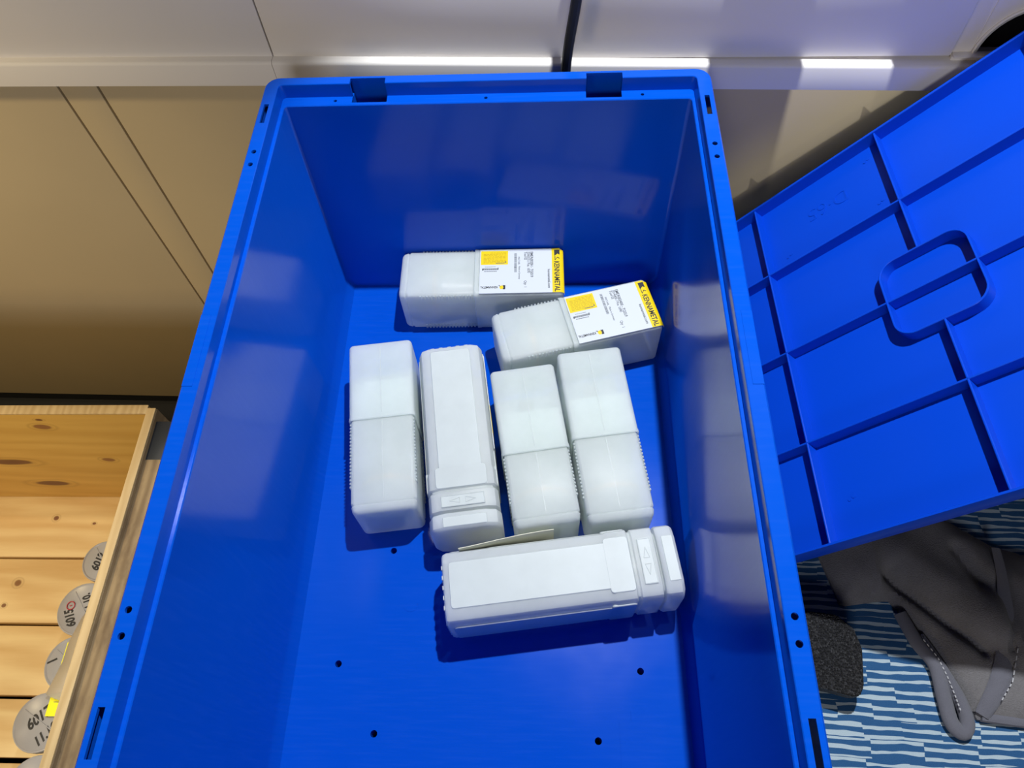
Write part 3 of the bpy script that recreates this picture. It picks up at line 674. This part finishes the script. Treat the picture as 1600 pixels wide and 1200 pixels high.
for i in range(9):
    t = i / 9 * 2; k = int(t); f = t - k; a = Vector(sl2[k]).lerp(Vector(sl2[k + 1]), f); t2 = min(1.999, t + 0.13); k2 = int(t2); b = Vector(sl2[k2]).lerp(Vector(sl2[k2 + 1]), t2 - k2)
    tube(bm, [(a.x, a.y, Z0 + PZ + a.z), (b.x, b.y, Z0 + PZ + b.z)], 0.0005, 5)
o = obj('stitching', bm, M_stitch, GR, rel=GR.location); o['kind'] = 'stuff'

# ------------------------------------------------------------------ pallet box at lower left
ZB, ZT = -0.37, -0.085
PB = thing('pallet_box', 'pine and plywood pallet box left of the blue crate', 'pallet box', (-0.9, -0.45, 0.0))
BX = (-0.9, -0.45, 0.0)
knb = [((0, 2), -0.715 + 0.9, ZB + Z0 + 0.137, 0.030, 0.0095, KN), ((0, 2), -0.7015 + 0.9, ZB + Z0 + 0.058, 0.025, 0.0095, KN), ((0, 2), -0.566 + 0.9, ZB + Z0 + 0.146, 0.009, 0.006, (0.25, 0.10, 0.03)), ((0, 2), -0.600 + 0.9, ZB + Z0 + 0.249, 0.012, 0.007, (0.25, 0.10, 0.03)), ((0, 2), -0.593 + 0.9, ZB + Z0 + 0.269, 0.005, 0.0025, KN)]
M_back = wood('amber_pine_board', (0.70, 0.43, 0.10), (0.55, 0.30, 0.05), 'x', knb, 0.45)
M_pine = wood('pale_pine', PINE1, PINE2, 'x', [((0, 1), -0.742 + 0.9, -0.2924 + 0.45, 0.0060, 0.0055, (0.24, 0.11, 0.04)), ((0, 1), -0.7516 + 0.9, -0.3257 + 0.45, 0.0035, 0.003, (0.22, 0.10, 0.04)), ((0, 1), -0.717 + 0.9, -0.190 + 0.45, 0.0045, 0.004, (0.2, 0.08, 0.04)), ((0, 1), -0.653 + 0.9, -0.1985 + 0.45, 0.003, 0.002, (0.2, 0.08, 0.04))], 0.6)
M_ply = wood('plywood_edge', (0.66, 0.50, 0.27), (0.45, 0.30, 0.13), 'y', (), 0.7, 2.2)
M_rough = wood('rough_brown_board', (0.36, 0.26, 0.14), (0.13, 0.08, 0.038), 'y', (), 0.8, 1.6, 0.95)
bm = nb(); box(bm, -1.5, -0.4445, -0.155, -0.144, ZB + Z0 + 0.001, ZT + Z0, 0.0006); obj('back_board', bm, M_back, PB, rel=BX)
bm = nb(); box(bm, -1.5, -0.4440, -0.1560, -0.1435, ZT + Z0, ZT + Z0 + 0.0025, 0.0006); obj('board_edge', bm, M_ply, PB, rel=BX)
bm = nb(); box(bm, -0.4440, -0.4325, -0.98, -0.1480, ZB + Z0 + 0.001, ZT + Z0, 0.0006); obj('side_board', bm, M_rough, PB, rel=BX)
bm = nb(); box(bm, -0.4445, -0.4335, -0.98, -0.1480, ZT + Z0, ZT + Z0 + 0.0025, 0.0006); obj('board_edge', bm, M_ply, PB, rel=BX)
bm = nb(); box(bm, -0.4345, -0.4085, -0.98, -0.1640, ZB + Z0 - 0.02, ZT + Z0 - 0.006, 0.002); obj('outer_plank', bm, M_rough, PB, rel=BX)
bm = nb(); box(bm, -0.4330, -0.4060, -0.215, -0.1625, ZB + Z0 + 0.12, ZT + Z0 - 0.0055, 0.001); obj('metal_bracket', bm, simple('dark_bracket', (0.03, 0.035, 0.045), 0.4, 0.5, 0.5), PB, rel=BX)
bm = nb(); box(bm, -1.5, -0.4085, -0.995, -0.981, ZB + Z0 + 0.001, ZT + Z0, 0.0006); obj('front_board', bm, M_rough, PB, rel=BX)
for y1, y0 in ((-0.146, -0.252), (-0.2555, -0.350), (-0.3545, -0.4485), (-0.4535, -0.526), (-0.533, -0.640), (-0.646, -0.74), (-0.745, -0.85), (-0.855, -0.978)):
    bm = nb(); box(bm, -1.5, -0.4445, y0, y1, ZB + Z0 - 0.022, ZB + Z0, 0.001); obj('plank', bm, M_pine, PB, rel=BX)
for x in (-1.45, -0.97, -0.50):
    bm = nb(); box(bm, x - 0.05, x + 0.05, -0.975, -0.150, 0.022, ZB + Z0 - 0.0225, 0.002); obj('bearer', bm, M_rough, PB, rel=BX)
    bm = nb(); box(bm, x - 0.05, x + 0.05, -0.975, -0.150, 0.0, 0.0215, 0.002); obj('skid', bm, M_rough, PB, rel=BX)

# round capped tubes standing in the pallet box, handwritten caps
def tub(x, y, r, label, marks, rot):
    t = thing('capped_tub', label, 'tub', (x, y, ZB + Z0 + 0.0003), 0, 'round tubs along the side board'); h = 0.11
    bm = nb(); n = 36
    def cr(rr, z): return [(rr * math.cos(2 * PI * i / n), rr * math.sin(2 * PI * i / n), z) for i in range(n)]
    loft(bm, [cr(r * 0.90, 0), cr(r * 0.93, 0.003), cr(r * 0.93, h - 0.012)]); obj('tub_body', bm, M_disc, t)
    bm = nb(); loft(bm, [cr(r * 0.985, h - 0.013), cr(r, h - 0.012), cr(r, h - 0.002), cr(r * 0.985, h - 0.0003), cr(r * 0.95, h), cr(r * 0.90, h - 0.0012)]); cp = obj('cap', bm, M_disc, t)
    bm = nb(); box(bm, -r * 0.84, r * 0.84, -0.0006, 0.0006, h - 0.0016, h - 0.0006); o = obj('cap_seam', bm, M_disc, cp); o.rotation_euler = (0, 0, rot - 0.9)
    for s_, dx, dy, rz, size, mat in marks:
        text('handwriting', s_, size, mat, cp, TM(dx, dy, h - 0.0008, rz), 0.0005, 0.8, 0.2, 0.00015)
    return t, h
R6 = 0.0355
tub(-0.553, -0.290, 0.0280, 'round grey tub marked 6012 nearest the back of the pallet box', [('6012', -0.004, -0.014, 1.38, 0.0150, M_ink)], 0)
tub(-0.560, -0.3545, 0.0345, 'round grey tub marked 6015 with a red ringed note', [('6015', -0.004, -0.021, 2.05, 0.0155, M_ink), ('11.10.', 0.015, -0.002, 2.1, 0.0140, M_ink)], 0)
t, h = tub(-0.555, -0.4225, 0.0335, 'round grey tub partly covered by the white paper', [('1', -0.018, 0.002, 2.2, 0.018, M_ink)], 0.3)
tub(-0.570, -0.4920, 0.0345, 'round grey tub marked 6017 beside the yellow card', [('6017', -0.012, -0.010, 0.75, 0.0185, M_ink), ('11.10', 0.004, -0.028, 0.85, 0.0165, M_ink)], 0.4)
tub(-0.555, -0.5620, 0.0345, 'round grey tub marked 6005 nearest the bottom edge of the photo', [('6005', -0.010, -0.014, 0.85, 0.0185, M_ink)], 0.5)
for o in list(bpy.data.objects):
    if o.name.startswith('capped_tub') and '6015' in o['label']:
        cp = [c for c in o.children if c.name.startswith('cap')][0]
        bm = nb(); n = 20; pp = [(-0.018 + 0.0052 * math.cos(2 * PI * i / n), 0.004 + 0.0052 * math.sin(2 * PI * i / n), 0.1100) for i in range(n + 1)]
        tube(bm, pp, 0.0006, 6); tube(bm, [(-0.0195, 0.0035, 0.11), (-0.0165, 0.0045, 0.11)], 0.0005, 6); obj('red_ring_mark', bm, M_red, cp)

# yellow card and white paper tucked between the tubs and the side board
bm = nb(); loft(bm, [[(-0.5645, -0.398, 0.352), (-0.525, -0.393, 0.352), (-0.525, -0.393, 0.3524), (-0.5645, -0.398, 0.3524)],
                     [(-0.5650, -0.4855, 0.352), (-0.512, -0.4850, 0.352), (-0.512, -0.4850, 0.3524), (-0.5650, -0.4855, 0.3524)]])
for v in bm.verts: v.co.z += Z0 - 0.53 - 0.0 
YC = thing('yellow_card', 'bright yellow printed card under the white paper in the pallet box', 'card', (-0.535, -0.45, 0.2735))
for v in bm.verts: v.co.z += 0.2735 - 0.352
obj('card_sheet', bm, M_yel2, YC, rel=YC.location)
text('lettering', 'wards', 0.014, M_ink, YC, TM(0.012, -0.0215, 0.0007, PI + 0.05), 0.0003, 0.8, 0.25, 0.0001)
bm = nb()
for k in range(3): box(bm, -0.024, 0.004, -0.0195 + k * 0.0035, -0.0189 + k * 0.0035, 0.0003, 0.0007)
obj('small_print', bm, M_grey, YC)
bm = nb(); n = 8; rows = []
edge = [(-0.540, -0.345), (-0.5505, -0.368), (-0.5585, -0.3985), (-0.5605, -0.4235), (-0.5628, -0.4441), (-0.5680, -0.4613), (-0.5560, -0.4660), (-0.5426, -0.4693), (-0.520, -0.474)]
top = [bm.verts.new((x, y, 0.2790 + 0.004 * math.sin(i * 1.1) ** 2)) for i, (x, y) in enumerate(edge)]
wall = [bm.verts.new((-0.4465 - 0.002, y + 0.004, 0.36 + 0.004 * math.sin(i))) for i, (x, y) in enumerate(edge)]
for i in range(len(edge) - 1): bm.faces.new((top[i], top[i + 1], wall[i + 1], wall[i]))
o = obj('paper_sheet', bm, M_paper)
sm = o.modifiers.new('s', 'SOLIDIFY'); sm.thickness = 0.0004
tag(o, 'crumpled white paper tucked against the side board of the pallet box', 'paper')
